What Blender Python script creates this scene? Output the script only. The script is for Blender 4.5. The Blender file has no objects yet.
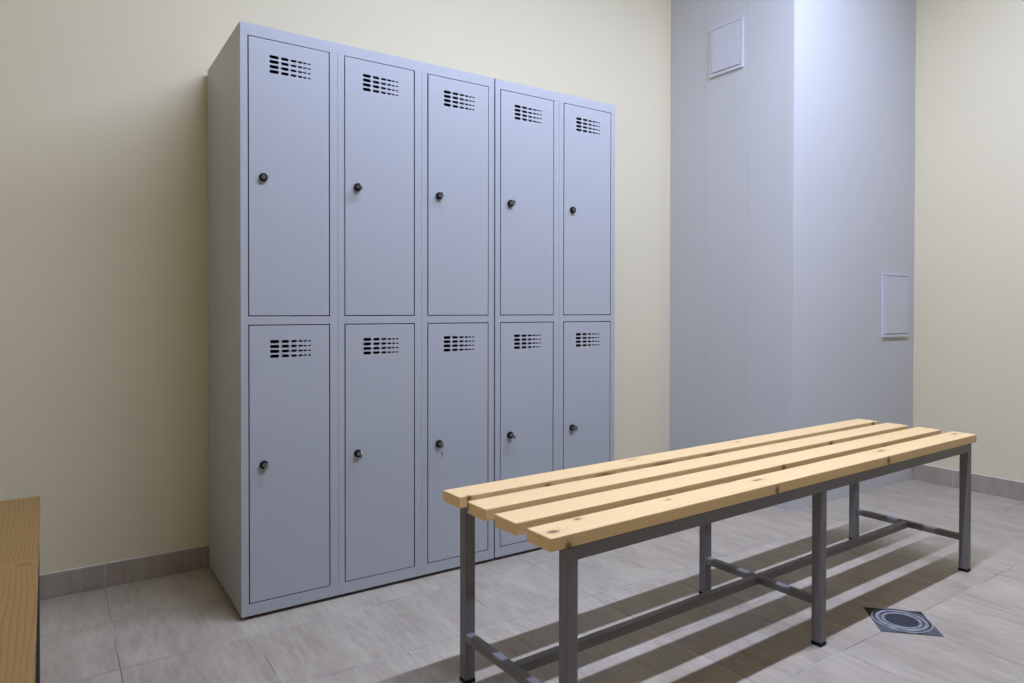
import bpy, bmesh, math, random
from mathutils import Vector, Matrix, Euler
random.seed(7)
EMIT = 418
SC = bpy.context.scene
COL = SC.collection
PI = math.pi

# ------------------------------------------------------------------ materials
def new_mat(name):
    m = bpy.data.materials.new(name); m.use_nodes = True
    nt = m.node_tree; nt.nodes.clear()
    out = nt.nodes.new('ShaderNodeOutputMaterial'); b = nt.nodes.new('ShaderNodeBsdfPrincipled')
    nt.links.new(b.outputs[0], out.inputs[0])
    return m, nt, b

def setin(nt, sock, v):
    if hasattr(v, 'is_output') or isinstance(v, bpy.types.NodeSocket): nt.links.new(v, sock)
    else: sock.default_value = v

def math_(nt, op, a, b=None, c=None, clamp=False):
    n = nt.nodes.new('ShaderNodeMath'); n.operation = op; n.use_clamp = clamp
    for i, v in enumerate((a, b, c)):
        if v is not None: setin(nt, n.inputs[i], v)
    return n.outputs[0]

def objco(nt, scale=(1, 1, 1), loc=(0, 0, 0)):
    t = nt.nodes.new('ShaderNodeTexCoord'); mp = nt.nodes.new('ShaderNodeMapping')
    nt.links.new(t.outputs['Object'], mp.inputs[0])
    mp.inputs['Scale'].default_value = scale; mp.inputs['Location'].default_value = loc
    return mp.outputs[0]

def noise(nt, vec, scale, detail=3, rough=.5, dist=0.0):
    n = nt.nodes.new('ShaderNodeTexNoise'); n.inputs['Scale'].default_value = scale
    n.inputs['Detail'].default_value = detail; n.inputs['Roughness'].default_value = rough
    n.inputs['Distortion'].default_value = dist
    nt.links.new(vec, n.inputs['Vector']); return n.outputs[0]

def maprange(nt, v, a, b, c, d):
    n = nt.nodes.new('ShaderNodeMapRange'); setin(nt, n.inputs[0], v)
    for i, x in enumerate((a, b, c, d)): setin(nt, n.inputs[i + 1], x)
    return n.outputs[0]

def mix(nt, f, a, b):
    n = nt.nodes.new('ShaderNodeMix'); n.data_type = 'RGBA'
    setin(nt, n.inputs[0], f); setin(nt, n.inputs[6], a); setin(nt, n.inputs[7], b)
    return n.outputs[2]

def bump(nt, b, h, dist, strength=1.0):
    n = nt.nodes.new('ShaderNodeBump'); n.inputs['Distance'].default_value = dist
    n.inputs['Strength'].default_value = strength
    nt.links.new(h, n.inputs['Height']); nt.links.new(n.outputs[0], b.inputs['Normal'])

def rgb(r, g, b): return (r, g, b, 1.0)

def plain(name, col, rough=.5, metal=0.0, var=.04, nscale=30, bumpd=0.0, spec=.5):
    m, nt, b = new_mat(name)
    n = noise(nt, objco(nt), nscale, 3)
    c0 = tuple(max(0, x * (1 - var)) for x in col[:3]) + (1,); c1 = tuple(min(1, x * (1 + var)) for x in col[:3]) + (1,)
    nt.links.new(mix(nt, n, c0, c1), b.inputs['Base Color'])
    b.inputs['Roughness'].default_value = rough; b.inputs['Metallic'].default_value = metal
    b.inputs['Specular IOR Level'].default_value = spec
    if bumpd: bump(nt, b, n, bumpd)
    return m

TX0, TY0, TP = 0.006, -0.109, 0.3312          # the floor tile grid

def tile_mat(name, horizontal=True):
    m, nt, b = new_mat(name)
    t = nt.nodes.new('ShaderNodeTexCoord'); sp = nt.nodes.new('ShaderNodeSeparateXYZ')
    nt.links.new(t.outputs['Object'], sp.inputs[0])
    X, Y, Z = sp.outputs
    fx = math_(nt, 'DIVIDE', math_(nt, 'SUBTRACT', X, TX0), TP)
    fy = math_(nt, 'DIVIDE', math_(nt, 'SUBTRACT', Y, TY0), TP)
    cell = nt.nodes.new('ShaderNodeCombineXYZ')
    nt.links.new(math_(nt, 'FLOOR', fx), cell.inputs[0]); nt.links.new(math_(nt, 'FLOOR', fy), cell.inputs[1])
    wn = nt.nodes.new('ShaderNodeTexWhiteNoise'); nt.links.new(cell.outputs[0], wn.inputs[0])
    # offset the streaks of every tile
    off = nt.nodes.new('ShaderNodeVectorMath'); off.operation = 'SCALE'; off.inputs[3].default_value = 9.0
    nt.links.new(wn.outputs['Color'], off.inputs[0])
    add = nt.nodes.new('ShaderNodeVectorMath'); add.operation = 'ADD'
    nt.links.new(t.outputs['Object'], add.inputs[0]); nt.links.new(off.outputs[0], add.inputs[1])
    def mp(s):
        n = nt.nodes.new('ShaderNodeMapping'); n.inputs['Scale'].default_value = s
        nt.links.new(add.outputs[0], n.inputs[0]); return n.outputs[0]
    st = (1, .15, .15) if horizontal else (1, 1, .12)
    s1 = noise(nt, mp(st), 72, 4, .65)
    s2 = noise(nt, mp((1, .35, .35) if horizontal else (1, 1, .3)), 13, 3, .55)
    s3 = noise(nt, mp((1, 1, 1)), 5, 2)
    v = math_(nt, 'ADD', math_(nt, 'MULTIPLY', s1, .45), math_(nt, 'ADD', math_(nt, 'MULTIPLY', s2, .4), math_(nt, 'MULTIPLY', s3, .15)))
    v = maprange(nt, v, .32, .68, 0, 1)
    base = mix(nt, v, rgb(.29, .238, .17), rgb(.485, .42, .318))
    tint = maprange(nt, wn.outputs['Value'], 0, 1, .94, 1.04)
    sc = nt.nodes.new('ShaderNodeVectorMath'); sc.operation = 'SCALE'
    nt.links.new(base, sc.inputs[0]); nt.links.new(tint, sc.inputs[3])
    # joints
    def joint(f, w):
        d = math_(nt, 'ABSOLUTE', math_(nt, 'SUBTRACT', math_(nt, 'FRACT', math_(nt, 'ADD', f, .5)), .5))
        return maprange(nt, math_(nt, 'MULTIPLY', d, TP), w * .6, w, 1, 0)
    if horizontal: j = math_(nt, 'MAXIMUM', joint(fx, .0019), joint(fy, .0019))
    else: j = joint(fx if horizontal != 'y' else fy, .0014)
    wear = noise(nt, objco(nt), 4.5, 3, .6)
    jc = mix(nt, maprange(nt, wear, .42, .6, 0, 1), rgb(.14, .12, .10), rgb(.46, .42, .37))
    nt.links.new(mix(nt, math_(nt, 'MULTIPLY', j, .85), sc.outputs[0], jc), b.inputs['Base Color'])
    b.inputs['Roughness'].default_value = .42
    h = math_(nt, 'SUBTRACT', math_(nt, 'MULTIPLY', s1, .25), j)
    bump(nt, b, h, .0008, .6)
    return m

def skirting_mat(name, axis):
    m, nt, b = new_mat(name)
    t = nt.nodes.new('ShaderNodeTexCoord'); sp = nt.nodes.new('ShaderNodeSeparateXYZ')
    nt.links.new(t.outputs['Object'], sp.inputs[0])
    A = sp.outputs[axis]; o = TX0 if axis == 0 else TY0
    f = math_(nt, 'DIVIDE', math_(nt, 'SUBTRACT', A, o), TP)
    s1 = noise(nt, objco(nt, (1, 1, .10)), 60, 4, .6); s2 = noise(nt, objco(nt, (1, 1, .3)), 14, 3)
    v = maprange(nt, math_(nt, 'ADD', math_(nt, 'MULTIPLY', s1, .5), math_(nt, 'MULTIPLY', s2, .5)), .32, .68, 0, 1)
    base = mix(nt, v, rgb(.29, .235, .175), rgb(.40, .34, .265))
    d = math_(nt, 'MULTIPLY', math_(nt, 'ABSOLUTE', math_(nt, 'SUBTRACT', math_(nt, 'FRACT', math_(nt, 'ADD', f, .5)), .5)), TP)
    j = maprange(nt, d, .0006, .0012, .55, 0)
    nt.links.new(mix(nt, j, base, rgb(.62, .57, .5)), b.inputs['Base Color'])
    b.inputs['Roughness'].default_value = .45
    bump(nt, b, math_(nt, 'SUBTRACT', math_(nt, 'MULTIPLY', s1, .2), j), .0006, .5)
    return m

def wall_mat(name, col):
    m, nt, b = new_mat(name)
    co = objco(nt)
    n1 = noise(nt, co, 1.3, 2); n2 = noise(nt, co, 260, 2)
    c0 = tuple(x * .97 for x in col) + (1,); c1 = tuple(min(1, x * 1.02) for x in col) + (1,)
    nt.links.new(mix(nt, n1, c0, c1), b.inputs['Base Color'])
    b.inputs['Roughness'].default_value = .75; b.inputs['Specular IOR Level'].default_value = .3
    bump(nt, b, n2, .0006, .35)
    return m

def wood_mat(name, knots, seed, light=(.80, .61, .37), dark=(.66, .44, .21), contrast=1.0):
    """pine: growth rings cut along the slat's X axis, plus knots given as (x, y, z, rx, ry, rz) in slat space"""
    m, nt, b = new_mat(name)
    t = nt.nodes.new('ShaderNodeTexCoord')
    warp = noise(nt, objco(nt, (.9, 5, 5), (seed * 3.1, seed, 0)), 2.2, 2)
    sp = nt.nodes.new('ShaderNodeSeparateXYZ'); nt.links.new(t.outputs['Object'], sp.inputs[0])
    X, Y, Z = sp.outputs
    K = None; H = None
    for (kx, ky, kz, rx, ry, rz) in knots:
        s = nt.nodes.new('ShaderNodeVectorMath'); s.operation = 'SUBTRACT'
        nt.links.new(t.outputs['Object'], s.inputs[0]); s.inputs[1].default_value = (kx, ky, kz)
        d = nt.nodes.new('ShaderNodeVectorMath'); d.operation = 'DIVIDE'
        nt.links.new(s.outputs[0], d.inputs[0]); d.inputs[1].default_value = (rx, ry, rz)
        l = nt.nodes.new('ShaderNodeVectorMath'); l.operation = 'LENGTH'; nt.links.new(d.outputs[0], l.inputs[0])
        core = maprange(nt, l.outputs['Value'], .55, 1.25, 1, 0)
        halo = maprange(nt, l.outputs['Value'], .8, 3.2, 1, 0)
        K = core if K is None else math_(nt, 'MAXIMUM', K, core)
        H = halo if H is None else math_(nt, 'MAXIMUM', H, halo)
    yy = math_(nt, 'ADD', Y, seed * .031 - .02)
    zz = math_(nt, 'ADD', Z, .045 + .01 * (seed % 3))
    r = math_(nt, 'SQRT', math_(nt, 'ADD', math_(nt, 'MULTIPLY', yy, yy), math_(nt, 'MULTIPLY', zz, zz)))
    ph = math_(nt, 'ADD', math_(nt, 'MULTIPLY', r, 130), math_(nt, 'MULTIPLY', warp, 5.0))
    if H is not None: ph = math_(nt, 'ADD', ph, math_(nt, 'MULTIPLY', H, 2.2))
    ring = math_(nt, 'FRACT', ph)
    ring = math_(nt, 'POWER', ring, 2.5)
    fine = noise(nt, objco(nt, (.05, 1, 1), (0, seed, 0)), 420, 2)
    v = math_(nt, 'ADD', math_(nt, 'MULTIPLY', ring, .6 * contrast), math_(nt, 'MULTIPLY', fine, .35), clamp=True)
    c = mix(nt, v, light + (1,), dark + (1,))
    if H is not None:
        c = mix(nt, math_(nt, 'MULTIPLY', H, .22), c, rgb(.45, .24, .08))
        c = mix(nt, math_(nt, 'MULTIPLY', K, .85), c, rgb(.17, .075, .025))
    nt.links.new(c, b.inputs['Base Color'])
    b.inputs['Roughness'].default_value = .48; b.inputs['Specular IOR Level'].default_value = .4
    bump(nt, b, v, .0003, .5)
    return m

M = {}
CREAM = (.69, .607, .402)
M['wall'] = wall_mat('cream wall paint', CREAM)
M['ceiling'] = wall_mat('ceiling paint', (.50, .49, .46))
M['pillar'] = wall_mat('white grey wall panel paint', (.535, .53, .50))
M['floor'] = tile_mat('beige floor tile')
M['skirt_x'] = skirting_mat('skirting tile along x', 0)
M['skirt_y'] = skirting_mat('skirting tile along y', 1)
M['caulk'] = plain('white caulk', (.72, .68, .6), .6)
M['locker'] = plain('grey powder coated steel', (.38, .387, .375), .42, 0, .015, 90, 0.0, .5)
M['inside'] = plain('locker inside with painted shade', (.03, .03, .032), .7)  # grey steel painted near-black as shade, so gaps and slots look dark
M['black'] = plain('black plastic', (.008, .008, .009), .5, 0, .04, 30, 0, .2)
M['chrome'] = plain('nickel steel', (.62, .61, .58), .28, 1.0)
M['key'] = plain('dull key metal', (.42, .41, .38), .38, 1.0)
M['frame'] = plain('dark grey powder coated tube', (.165, .155, .150), .42, 0, .04, 120)
M['shaded_frame'] = plain('powder coated tube with painted shade', (.035, .035, .04), .5, 0, .04, 120)  # same tube as the other bench, with its shadow put into the colour
M['plastic'] = plain('white plastic', (.54, .54, .555), .35)
M['mortar'] = plain('dark mortar', (.02, .019, .018), .9, 0, .5, 60, .002)
M['grout'] = plain('grey mortar patch', (.10, .10, .105), .95, 0, .25, 80, .002, .1)
M['steel'] = plain('worn drain steel', (.25, .25, .255), .6, .3, .85, 38, 0, .3)
M['dsteel'] = plain('dark drain steel', (.035, .037, .042), .7, .1, .4, 45, 0, .2)
M['groove'] = plain('dark drain groove', (.02, .02, .022), .7)  # near-black between the drain rings
M['lamp_body'] = plain('white lamp housing', (.8, .8, .8), .4)

# ------------------------------------------------------------------ mesh helpers
class MB:
    """collects boxes, tubes and lathes; build() links them as one mesh object"""
    def __init__(s): s.bm = bmesh.new()
    def box(s, x0, x1, y0, y1, z0, z1, mi=0, skip=()):
        v = [s.bm.verts.new(p) for p in ((x0, y0, z0), (x1, y0, z0), (x1, y1, z0), (x0, y1, z0), (x0, y0, z1), (x1, y0, z1), (x1, y1, z1), (x0, y1, z1))]
        for i, q in enumerate(((3, 2, 1, 0), (4, 5, 6, 7), (0, 1, 5, 4), (1, 2, 6, 5), (2, 3, 7, 6), (3, 0, 4, 7))):
            if i in skip: continue
            f = s.bm.faces.new([v[k] for k in q]); f.material_index = mi
        return s
    def lathe(s, prof, axis='Z', c=(0, 0, 0), n=24, mi=0, sx=1, sy=1):
        """prof: list of (radius, height, material index)"""
        rings = []
        for p in prof:
            r, h = p[0], p[1]; ring = []
            for i in range(n):
                a = 2 * PI * i / n; x, y = r * math.cos(a) * sx, r * math.sin(a) * sy
                P = (x, y, h) if axis == 'Z' else ((x, -h, y) if axis == '-Y' else (h, x, y))
                ring.append(s.bm.verts.new((P[0] + c[0], P[1] + c[1], P[2] + c[2])))
            rings.append(ring)
        for k in range(len(rings) - 1):
            m = prof[k + 1][2] if len(prof[k + 1]) > 2 else mi
            for i in range(n):
                f = s.bm.faces.new((rings[k][i], rings[k][(i + 1) % n], rings[k + 1][(i + 1) % n], rings[k + 1][i])); f.material_index = m; f.smooth = False
        for ring, p in ((rings[0], prof[0]), (rings[-1], prof[-1])):
            f = s.bm.faces.new(ring); f.material_index = p[2] if len(p) > 2 else mi
        return s
    def prism(s, pts, z0, z1, mi=0):
        a = [s.bm.verts.new((p[0], p[1], z0)) for p in pts]; b = [s.bm.verts.new((p[0], p[1], z1)) for p in pts]
        n = len(pts)
        for f in [s.bm.faces.new(a[::-1]), s.bm.faces.new(b)] + [s.bm.faces.new((a[i], a[(i + 1) % n], b[(i + 1) % n], b[i])) for i in range(n)]: f.material_index = mi
        return s
    def torus(s, R, r, c, axis='X', n=20, k=8, mi=0):
        g = []
        for i in range(n):
            a = 2 * PI * i / n; row = []
            for j in range(k):
                b = 2 * PI * j / k; q = R + r * math.cos(b); h = r * math.sin(b)
                P = (h, q * math.cos(a), q * math.sin(a)) if axis == 'X' else (q * math.cos(a), h, q * math.sin(a))
                row.append(s.bm.verts.new((P[0] + c[0], P[1] + c[1], P[2] + c[2])))
            g.append(row)
        for i in range(n):
            for j in range(k):
                f = s.bm.faces.new((g[i][j], g[(i + 1) % n][j], g[(i + 1) % n][(j + 1) % k], g[i][(j + 1) % k])); f.material_index = mi; f.smooth = True
        return s
    def build(s, name, mats, parent=None, loc=(0, 0, 0), bevel=0, seg=2):
        bmesh.ops.recalc_face_normals(s.bm, faces=s.bm.faces)
        me = bpy.data.meshes.new(name); s.bm.to_mesh(me); s.bm.free()
        for m in (mats if isinstance(mats, (list, tuple)) else [mats]): me.materials.append(m)
        o = bpy.data.objects.new(name, me); COL.objects.link(o); o.location = loc
        if parent: o.parent = parent
        if bevel:
            b = o.modifiers.new('bevel', 'BEVEL'); b.width = bevel; b.segments = seg; b.limit_method = 'ANGLE'; b.angle_limit = math.radians(40)
        return o

def tag(o, label=None, cat=None, group=None, kind=None):
    for k, v in (('label', label), ('category', cat), ('group', group), ('kind', kind)):
        if v: o[k] = v
    return o

def empty(name, loc, rz=0.0):
    o = bpy.data.objects.new(name, None); COL.objects.link(o); o.location = loc; o.rotation_euler = (0, 0, rz)
    o.empty_display_size = .05
    return o

def copy_tree(o, parent=None):
    c = o.copy(); COL.objects.link(c)
    if parent: c.parent = parent
    for ch in list(o.children): copy_tree(ch, c)
    return c

# ------------------------------------------------------------------ the room
XL, XR, YB, YF, ZC = -.97, 3.517, .532, -6.5, 3.065
PX, PY = 2.397, -.2335                              # the boxed-in pillar in the back right corner
T = .12
def struct(name, mb, mat, **k):
    return tag(mb.build(name, mat, **k), kind='structure')
struct('floor', MB().box(XL - T, XR + T, YF - T, YB + T, -.1, 0), M['floor'])
struct('ceiling', MB().box(XL - T, XR + T, YF - T, YB + T, ZC, ZC + .1), M['ceiling'])
struct('wall_back', MB().box(XL - T, XR + T, YB, YB + T, 0, ZC), M['wall'])
struct('wall_right', MB().box(XR, XR + T, YF, YB, 0, ZC), M['wall'])
struct('wall_left', MB().box(XL - T, XL, YF, YB, 0, ZC), M['wall'])
struct('wall_front', MB().box(XL - T, XR + T, YF - T, YF, 0, ZC), M['wall'])
# pillar: a core clad in sheets that meet in hairline joints on the left face
mb = MB().box(PX + .005, XR, PY + .005, YB, 0, ZC)
ys = [PY + .006, .021, .286, YB]
for a, b_ in zip(ys[:-1], ys[1:]): mb.box(PX, PX + .006, a + (.0004 if a > PY + .01 else 0), b_ - .0004, 0, ZC)
mb.box(PX, XR, PY, PY + .006, 0, ZC)
struct('wall_pillar', mb, M['pillar'], bevel=.0006, seg=1)
# skirting tiles
struct('baseboard_back', MB().box(XL, PX, .5225, YB, 0, .079), M['skirt_x'], bevel=.0015)
struct('baseboard_right', MB().box(XR - .010, XR, YF, PY, 0, .090), M['skirt_y'], bevel=.0015)
struct('baseboard_left', MB().box(XL, XL + .010, YF, .5225, 0, .079), M['skirt_y'], bevel=.0015)
struct('baseboard_front', MB().box(XL + .01, XR - .01, YF, YF + .01, 0, .079), M['skirt_x'], bevel=.0015)
struct('trim_1', MB().box(XL, PX, .5265, YB, .079, .0815), M['caulk'], bevel=.001)
struct('trim_2', MB().box(XR - .006, XR, YF, PY, .090, .0925), M['caulk'], bevel=.001)

# ------------------------------------------------------------------ lockers
LD, LH = .514, 1.80
DW, DH, DT = .2453, .8403, .0022                    # door width, height, thickness
ZLO, ZUP = .0475, .9190                            # bottoms of the lower and the upper door openings
def door_mesh():
    d = MB().box(0, DW, 0, DT, 0, DH).build('door', M['locker'])
    b = d.modifiers.new('bevel', 'BEVEL'); b.width = .0005; b.segments = 2
    c = MB()
    cols = ((.0855, .113, .0100), (.1205, .143, .0088), (.1495, .167, .0074), (.172, .185, .0064), (.1885, .1985, .0052), (.2030, .2115, .0044))
    for x0, x1, h in cols:
        for r in range(4):
            zc = DH - .0495 - .0150 * r; xa, xb = x0 - .0252, x1 - .0242
            k = min(h / 2, (xb - xa) / 2) * .999; pts = []
            for cx, a0 in ((xb - k, -PI / 2), (xa + k, PI / 2)):
                for i in range(7):
                    a = a0 + PI * i / 6; pts.append((cx + k * math.cos(a), zc + k * math.sin(a)))
            f = [c.bm.verts.new((p[0], -.01, p[1])) for p in pts]; g = [c.bm.verts.new((p[0], DT + .01, p[1])) for p in pts]
            n = len(pts)
            c.bm.faces.new(f); c.bm.faces.new(g[::-1])
            for i in range(n): c.bm.faces.new((f[i], f[(i + 1) % n], g[(i + 1) % n], g[i]))
    cut = c.build('cutter', M['inside'])
    bo = d.modifiers.new('slots', 'BOOLEAN'); bo.object = cut; bo.solver = 'EXACT'
    bpy.context.view_layer.update()
    me = bpy.data.meshes.new_from_object(d.evaluated_get(bpy.context.evaluated_depsgraph_get()))
    me.name = 'locker_door'
    bpy.data.objects.remove(d); bpy.data.objects.remove(cut)
    me.materials.clear(); me.materials.append(M['locker'])
    return me
DOOR = door_mesh()
lk = MB().lathe([(.0128, 0, 0), (.0128, .0055, 0), (.0118, .0095, 0), (.0066, .0105, 0), (.0058, .0088, 0), (.0054, .0096, 1), (.0002, .0096, 1)], '-Y', n=28)
lk.box(-.0011, .0011, -.0100, -.0092, -.0040, .0040, 0)
_l = lk.build('lock', [M['black'], M['chrome']]); LOCK = _l.data; bpy.data.objects.remove(_l)

def locker(x0, n, w, label):
    """one welded block of n columns, two tiers each; x0 = its left side"""
    root = tag(empty('locker', (x0, 0, 0)), label, 'locker')
    Z0, FT = .0115, .0022
    c = MB(); s = .0012
    c.box(0, s, FT, LD, Z0, LH).box(w - s, w, FT, LD, Z0, LH)                     # sides
    c.box(0, w, FT, LD, LH - s, LH).box(0, w, FT, LD, Z0, Z0 + s)                 # top, bottom
    c.box(0, w, LD - s, LD, Z0, LH)                                               # back
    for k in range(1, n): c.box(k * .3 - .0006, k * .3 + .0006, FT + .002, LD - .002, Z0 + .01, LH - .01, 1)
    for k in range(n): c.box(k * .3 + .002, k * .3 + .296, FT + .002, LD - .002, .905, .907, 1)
    c.box(.0016, .0026, FT + .001, LD - .003, Z0 + .002, LH - .002, 1).box(w - .0026, w - .0016, FT + .001, LD - .003, Z0 + .002, LH - .002, 1).box(.002, w - .002, LD - .003, LD - .002, Z0 + .002, LH - .002, 1)  # liner added inside the body to carry the painted shade
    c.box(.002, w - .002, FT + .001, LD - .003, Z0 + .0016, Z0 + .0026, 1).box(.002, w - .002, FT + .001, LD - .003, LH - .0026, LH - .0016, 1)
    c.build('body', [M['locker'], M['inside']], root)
    f = MB()
    f.box(0, w, 0, FT, ZUP + .8457, LH)                                            # top rail
    f.box(0, w, 0, FT, Z0, ZLO)                                                    # bottom rail
    for k in range(n):
        a = k * .3; e = w if k == n - 1 else a + .3
        g = .0003
        f.box(a + (g if k else 0), a + .0215, 0, FT, ZLO, ZUP + .8457)
        f.box(a + .2735, e - (g if k < n - 1 else 0), 0, FT, ZLO, ZUP + .8457)
        f.box(a + .0215, a + .2735, 0.0004, FT, .8940, ZUP)                        # middle rail
    f.build('front_frame', M['locker'], root, bevel=.0005)
    for fx in (.03, w - .03):
        for fy in (.035, LD - .035): MB().lathe([(.016, 0), (.016, Z0)], c=(fx, fy, 0), n=16).build('foot', M['black'], root)
    for yy, zz in ((.045, 1.575), (.055, 1.372), (.058, .116)):
        if x0 == 0: MB().lathe([(.004, 0), (.003, .0012)], 'X', n=10).build('rivet', M['key'], root, loc=(-.0012, yy, zz))
    for k in range(n):
        for up in (1, 0):
            d = bpy.data.objects.new('door', DOOR); COL.objects.link(d); d.parent = root
            d.location = (k * .3 + .0247 + random.uniform(-.0003, .0003), random.uniform(-.0006, .0006), (ZUP + .0031 if up else ZLO + .0031))
            d.rotation_euler = (0, math.radians(random.uniform(-.06, .06)), math.radians(random.uniform(-.12, .12)))
            l = bpy.data.objects.new('lock', LOCK); COL.objects.link(l); l.parent = d
            l.location = (.0413, 0, (1.342 - ZUP - .0031 if up else .4665 - ZLO - .0031)); l.rotation_euler = (0, random.uniform(-.15, .15), 0)
            l['label'] = 'round black cylinder lock'
            DOORS.append((x0 + k * .3, up, d))
    return root
DOORS = []
locker(0, 3, .8970, 'grey steel locker block with three columns of doors, nearest the camera')
locker(.9030, 2, .5960, 'grey steel locker block with two columns of doors, next to the bare wall')

# keys left in eight of the ten locks
def make_key():
    root = empty('key', (0, 0, 0))
    MB().box(-.0009, .0009, -.019, -.0097, -.0032, .0032).build('blade', M['chrome'], root, bevel=.0003)
    k = MB()
    n = 20; v0, v1 = [], []
    for i in range(n):
        a = 2 * PI * i / n; y, z = -.028 + .0105 * math.cos(a), .0115 * math.sin(a)
        v0.append(k.bm.verts.new((-.0012, y, z))); v1.append(k.bm.verts.new((.0012, y, z)))
    k.bm.faces.new(v0); k.bm.faces.new(v1[::-1])
    for i in range(n): k.bm.faces.new((v0[i], v0[(i + 1) % n], v1[(i + 1) % n], v1[i]))
    k.build('bow', M['key'], root, bevel=.0004)
    return root
KEY = make_key()
names = {(0, 1): 'first', (1, 1): 'second', (2, 1): 'third', (3, 1): 'fourth'}
ORD = ['first', 'second', 'third', 'fourth', 'fifth']
first = True
for (x, up, d) in DOORS:
    k = round(x / .3)
    if up and k in (0, 4): continue
    o = KEY if first else copy_tree(KEY); first = False
    lz = 1.342 if up else .4665
    o.location = (x + .066, 0, lz); o.rotation_euler = (0, random.uniform(-.5, .5), 0)
    tag(o, 'small metal key in the lock of the %s %s locker door from the left' % (ORD[k], 'upper' if up else 'lower'), 'key', 'keys left in the locker locks')
    if not up and k == 2:
        o.rotation_euler = (0, .15, 0)
        MB().torus(.010, .0007, (.0, -.034, -.014), 'X').build('split_ring', M['chrome'], o)
        s = MB(); n = 16
        s.lathe([(.0085, -.001), (.0085, .001)], 'X', c=(.002, -.033, -.028), n=18).box(.0012, .0028, -.0355, -.0305, -.047, -.035)
        s.build('spare_key', M['chrome'], o)

# ------------------------------------------------------------------ benches
BL, BW, BH, ST, SW = 1.974, .4385, .4906, .028, .0805
TB = .029
KN = [  # knots per slat, from the front one (x from the left end, y across, z down)
    [(.030, .030, 0, .016, .009, .012), (.126, .066, 0, .011, .006, .02), (.402, .057, 0, .010, .004, .01), (.739, .050, 0, .022, .006, .012), (.649, .080, 0, .014, .005, .006),
     (1.391, .052, 0, .024, .006, .012), (1.917, .050, 0, .018, .006, .006), (.046, 0, -.027, .010, .014, .013), (.752, 0, -.019, .008, .01, .012), (1.333, 0, -.014, .010, .008, .012)],
    [(.962, -.002, -.010, .011, .008, .009), (1.30, .03, -.028, .01, .01, .01), (1.55, .0, -.02, .008, .01, .007)],
    [(1.423, -.002, -.010, .011, .008, .009), (-.002, .078, -.012, .010, .008, .014), (.3, .05, -.028, .02, .01, .01)],
    [(1.938, -.002, -.008, .013, .009, .011), (.026, -.002, -.006, .008, .008, .010), (.268, -.002, -.014, .012, .006, .009), (.470, -.003, -.014, .045, .006, .009), (.701, -.003, -.014, .06, .006, .009), (.927, -.003, -.014, .03, .006, .008), (.636, .06, 0, .02, .004, .006), (1.133, .05, 0, .014, .004, .006)],
]
def bench(name, loc, rz, label, seed, knots, light, dark, contrast=1.0, metal='frame', shift=(0, 0, 0, 0)):
    root = tag(empty(name, loc, rz), label, 'bench')
    x0, y0 = -BL / 2, -BW / 2
    pitch = (BW - SW) / 3
    for i in range(4):
        m = wood_mat('pine slat %s %d' % (name, seed + i), knots[i], seed + i * 1.7, light, dark, contrast)
        MB().box(0, BL, 0, SW, -ST, 0).build('slat', m, root, loc=(x0 + shift[i], y0 + i * pitch, BH), bevel=.0022)
    zt = BH - ST - .0003
    xs = (x0 + .051, -TB / 2 - .002, x0 + BL - .032 - TB)
    ins = .002
    for k, x in enumerate(xs):
        for far, y in enumerate((y0 + ins, y0 + BW - ins - TB)):
            dx = ((-.005, .004), (-.007, .006), (-.003, -.003))[k][far]
            lg = MB().box(0, TB, 0, TB, .010, zt - (.030 if k == 1 else 0)).build('leg', M[metal], root, loc=(x + dx, y, 0), bevel=.003, seg=3)
            MB().box(-.0006, TB + .0006, -.0006, TB + .0006, 0, .0105).build('foot_cap', M['black'], lg, bevel=.002)
        MB().box(x + .003, x + TB - .003, y0 + ins + TB, y0 + BW - ins - TB, .1075, .1295).build('cross_bar', M[metal], root, bevel=.004, seg=3)
    for x in (xs[0] + .13, xs[1], xs[2] - .13):
        MB().box(x, x + TB, y0 + ins + TB, y0 + BW - ins - TB, zt - .022, zt).build('top_cross_bar', M[metal], root, bevel=.002)
    for a, b_ in ((xs[0], xs[1]), (xs[1], xs[2])):
        MB().box(a + TB - .003, b_ + .003, -.012, .012, .1065, .1290).build('stretcher', M[metal], root, bevel=.003, seg=3)
    for y in (y0 + ins, y0 + BW - ins - TB):
        MB().box(xs[0] + TB - .006, xs[2] + .002, y + .0005, y + TB - .0005, zt - .030, zt).build('side_rail', M[metal], root, bevel=.002)
    return root
yaw = .0255
cx = .3415 + math.cos(yaw) * BL / 2 - math.sin(yaw) * BW / 2
cy = -1.085 + math.sin(yaw) * BL / 2 + math.cos(yaw) * BW / 2
bench('slatted_bench', (cx, cy, 0), yaw, 'pale pine slatted bench on dark grey legs in front of the lockers', 1, KN, (.83, .585, .275), (.71, .45, .175), 1.0, 'frame', (.001, .002, .004, .008))
KN2 = [[(1.45, .020, 0, .010, .014, .02)]] + [[(.5, .03, 0, .014, .008, .01), (1.5, .06, 0, .014, .008, .01)]] * 3
# the near bench runs away from the camera along the left: its right slat ends at x = -.495
bench('slatted_bench', (-.4945 - BW / 2 + .007, -.157 - BL / 2, 0), PI / 2 + .007, 'orange pine slatted bench cut off by the left edge of the photo', 11, KN2, (.27, .158, .045), (.185, .093, .022), 1.3, 'shaded_frame')

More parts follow.
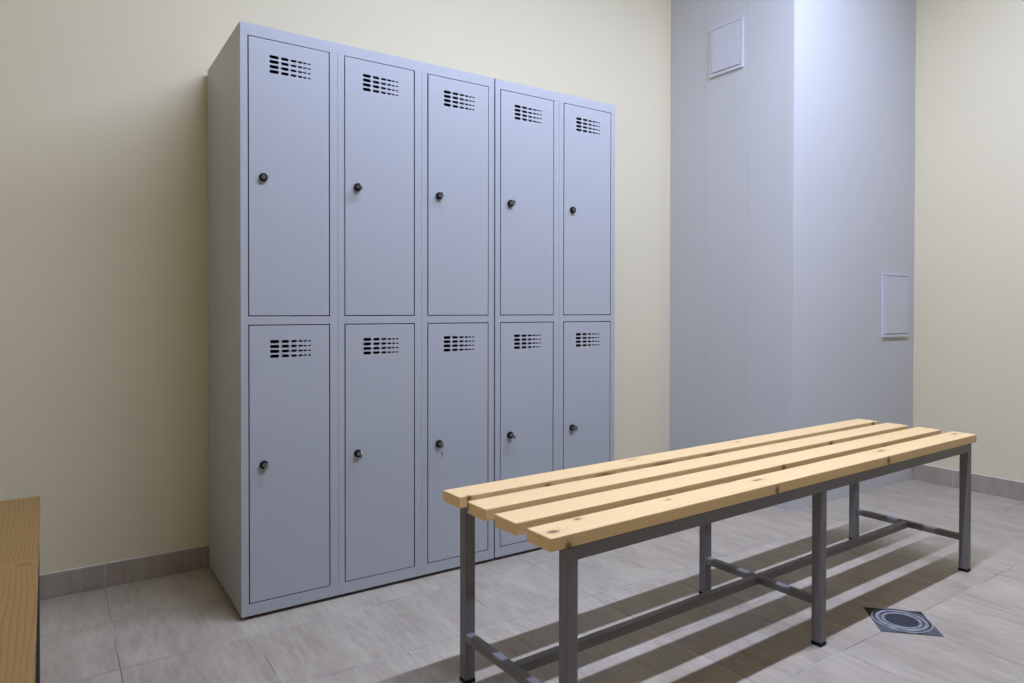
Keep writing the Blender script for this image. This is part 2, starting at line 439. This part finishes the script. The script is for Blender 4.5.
# ------------------------------------------------------------------ access panels on the pillar
def access_panel(loc, rz, w, h, label):
    """plastic inspection panel: frame with a flap; local X runs along the wall, -Y out of it"""
    root = tag(empty('access_panel', loc, rz), label, 'access panel')
    f = MB(); t = .016; d = .010
    f.box(0, w, -d, 0, 0, t).box(0, w, -d, 0, h - t, h).box(0, t, -d, 0, t, h - t).box(w - t, w, -d, 0, t, h - t)
    f.box(t, w - t, -.002, 0, t, h - t)
    f.build('panel_frame', M['plastic'], root, bevel=.002)
    fl = MB().box(t + .003, w - t - .003, -.0125, -.003, t + .003, h - t - .003).build('flap', M['plastic'], root, bevel=.0015)
    return root
# on the left face (normal -X): rotate so that local -Y points to -X
access_panel((PX, .254, 2.152), -PI / 2, .208, .257, 'square white access panel high on the grey side of the pillar')
access_panel((3.174, PY, .797), 0, .268, .345, 'white access panel low on the bright side of the pillar')

# ------------------------------------------------------------------ floor drain set in the crossing of four tiles
dr = tag(empty('floor_drain', (1.659, -1.101, 0), math.radians(45)), 'round steel floor drain set in a dark square cut into the floor tiles', 'drain')
q = .083
MB().prism([(-q, -q), (q, -q), (q, q), (-q, q)], .0002, .0010).build('mortar_bed', M['mortar'], dr)
MB().prism([(-q, -q), (-q + .058, -q), (-q + .030, -q + .024), (-q, -q + .060)], .0010, .0022).build('mortar_patch', M['grout'], dr)
MB().prism([(-q, q), (-q, q - .055), (-q + .022, q - .030), (-q + .055, q)], .0010, .0018).build('mortar_patch', M['grout'], dr)
MB().lathe([(.083, .0008, 0), (.083, .0040, 0), (.0775, .0048, 0), (.0770, .0022, 1), (.0715, .0022, 1), (.0710, .0046, 0), (.0655, .0050, 0), (.0640, .0042, 0), (.0600, .0048, 0), (.0595, .0024, 1), (.0560, .0024, 1), (.0555, .0046, 0), (.0465, .0044, 0), (.0460, .0034, 0)], n=48).build('rim', [M['steel'], M['groove']], dr)
MB().lathe([(.0455, .0030, 0), (.0455, .0038, 0), (.0435, .0041, 0)], n=40).build('grate', M['dsteel'], dr)

# ------------------------------------------------------------------ the room's lamp: a batten on the ceiling along x
LY, LHL = -1.185, .60
em, nt, b = new_mat('lit tube diffuser')
b.inputs['Base Color'].default_value = rgb(.8, .8, .8)
b.inputs['Emission Color'].default_value = rgb(.568, .664, 1.02)
b.inputs['Emission Strength'].default_value = EMIT
def batten(xc, label):
    lamp = tag(empty('ceiling_lamp', (xc, LY + (xc - 1.4) * .0255, ZC), .0255), label, 'ceiling lamp')
    hl = LHL
    MB().box(-hl - .03, hl + .03, -.055, .055, -.085, 0).build('housing', M['lamp_body'], lamp, bevel=.004)
    dm = MB().box(-hl, hl, -.022, .022, -.0875, -.0845)
    dm.build('diffuser', em, lamp)
batten(.70, 'long white batten lamp on the ceiling over the near end of the slatted bench')
batten(1.96, 'long white batten lamp on the ceiling over the far end of the slatted bench')

# ------------------------------------------------------------------ world, camera, view
w = bpy.data.worlds.new('World'); SC.world = w; w.use_nodes = True
w.node_tree.nodes['Background'].inputs[0].default_value = (0, 0, 0, 1)
cam = bpy.data.cameras.new('camera'); co = bpy.data.objects.new('camera', cam); COL.objects.link(co)
F = 684.68; cam.sensor_width = 36; cam.sensor_fit = 'HORIZONTAL'; cam.lens = 36 * F / 1024
cam.shift_y = -(341.5 - 317.503) / 1024; cam.clip_start = .02
yw, pt, rl = .5907, -.0107, .0013
f = Vector((math.sin(yw) * math.cos(pt), math.cos(yw) * math.cos(pt), math.sin(pt)))
r0 = Vector((math.cos(yw), -math.sin(yw), 0)); u0 = r0.cross(f)
r = math.cos(rl) * r0 + math.sin(rl) * u0; u = -math.sin(rl) * r0 + math.cos(rl) * u0
m = Matrix((r, u, -f)).transposed().to_4x4(); m.translation = Vector((-.467, -2.155, .9391))
co.matrix_world = m
SC.camera = co
vs = SC.view_settings; vs.view_transform = 'Standard'; vs.look = 'None'; vs.gamma = 1; vs.use_curve_mapping = False; vs.exposure = 0.0
SC.cycles.max_bounces = 10; SC.cycles.diffuse_bounces = 6
try:
    SC.cycles.use_denoising = True
except Exception: pass
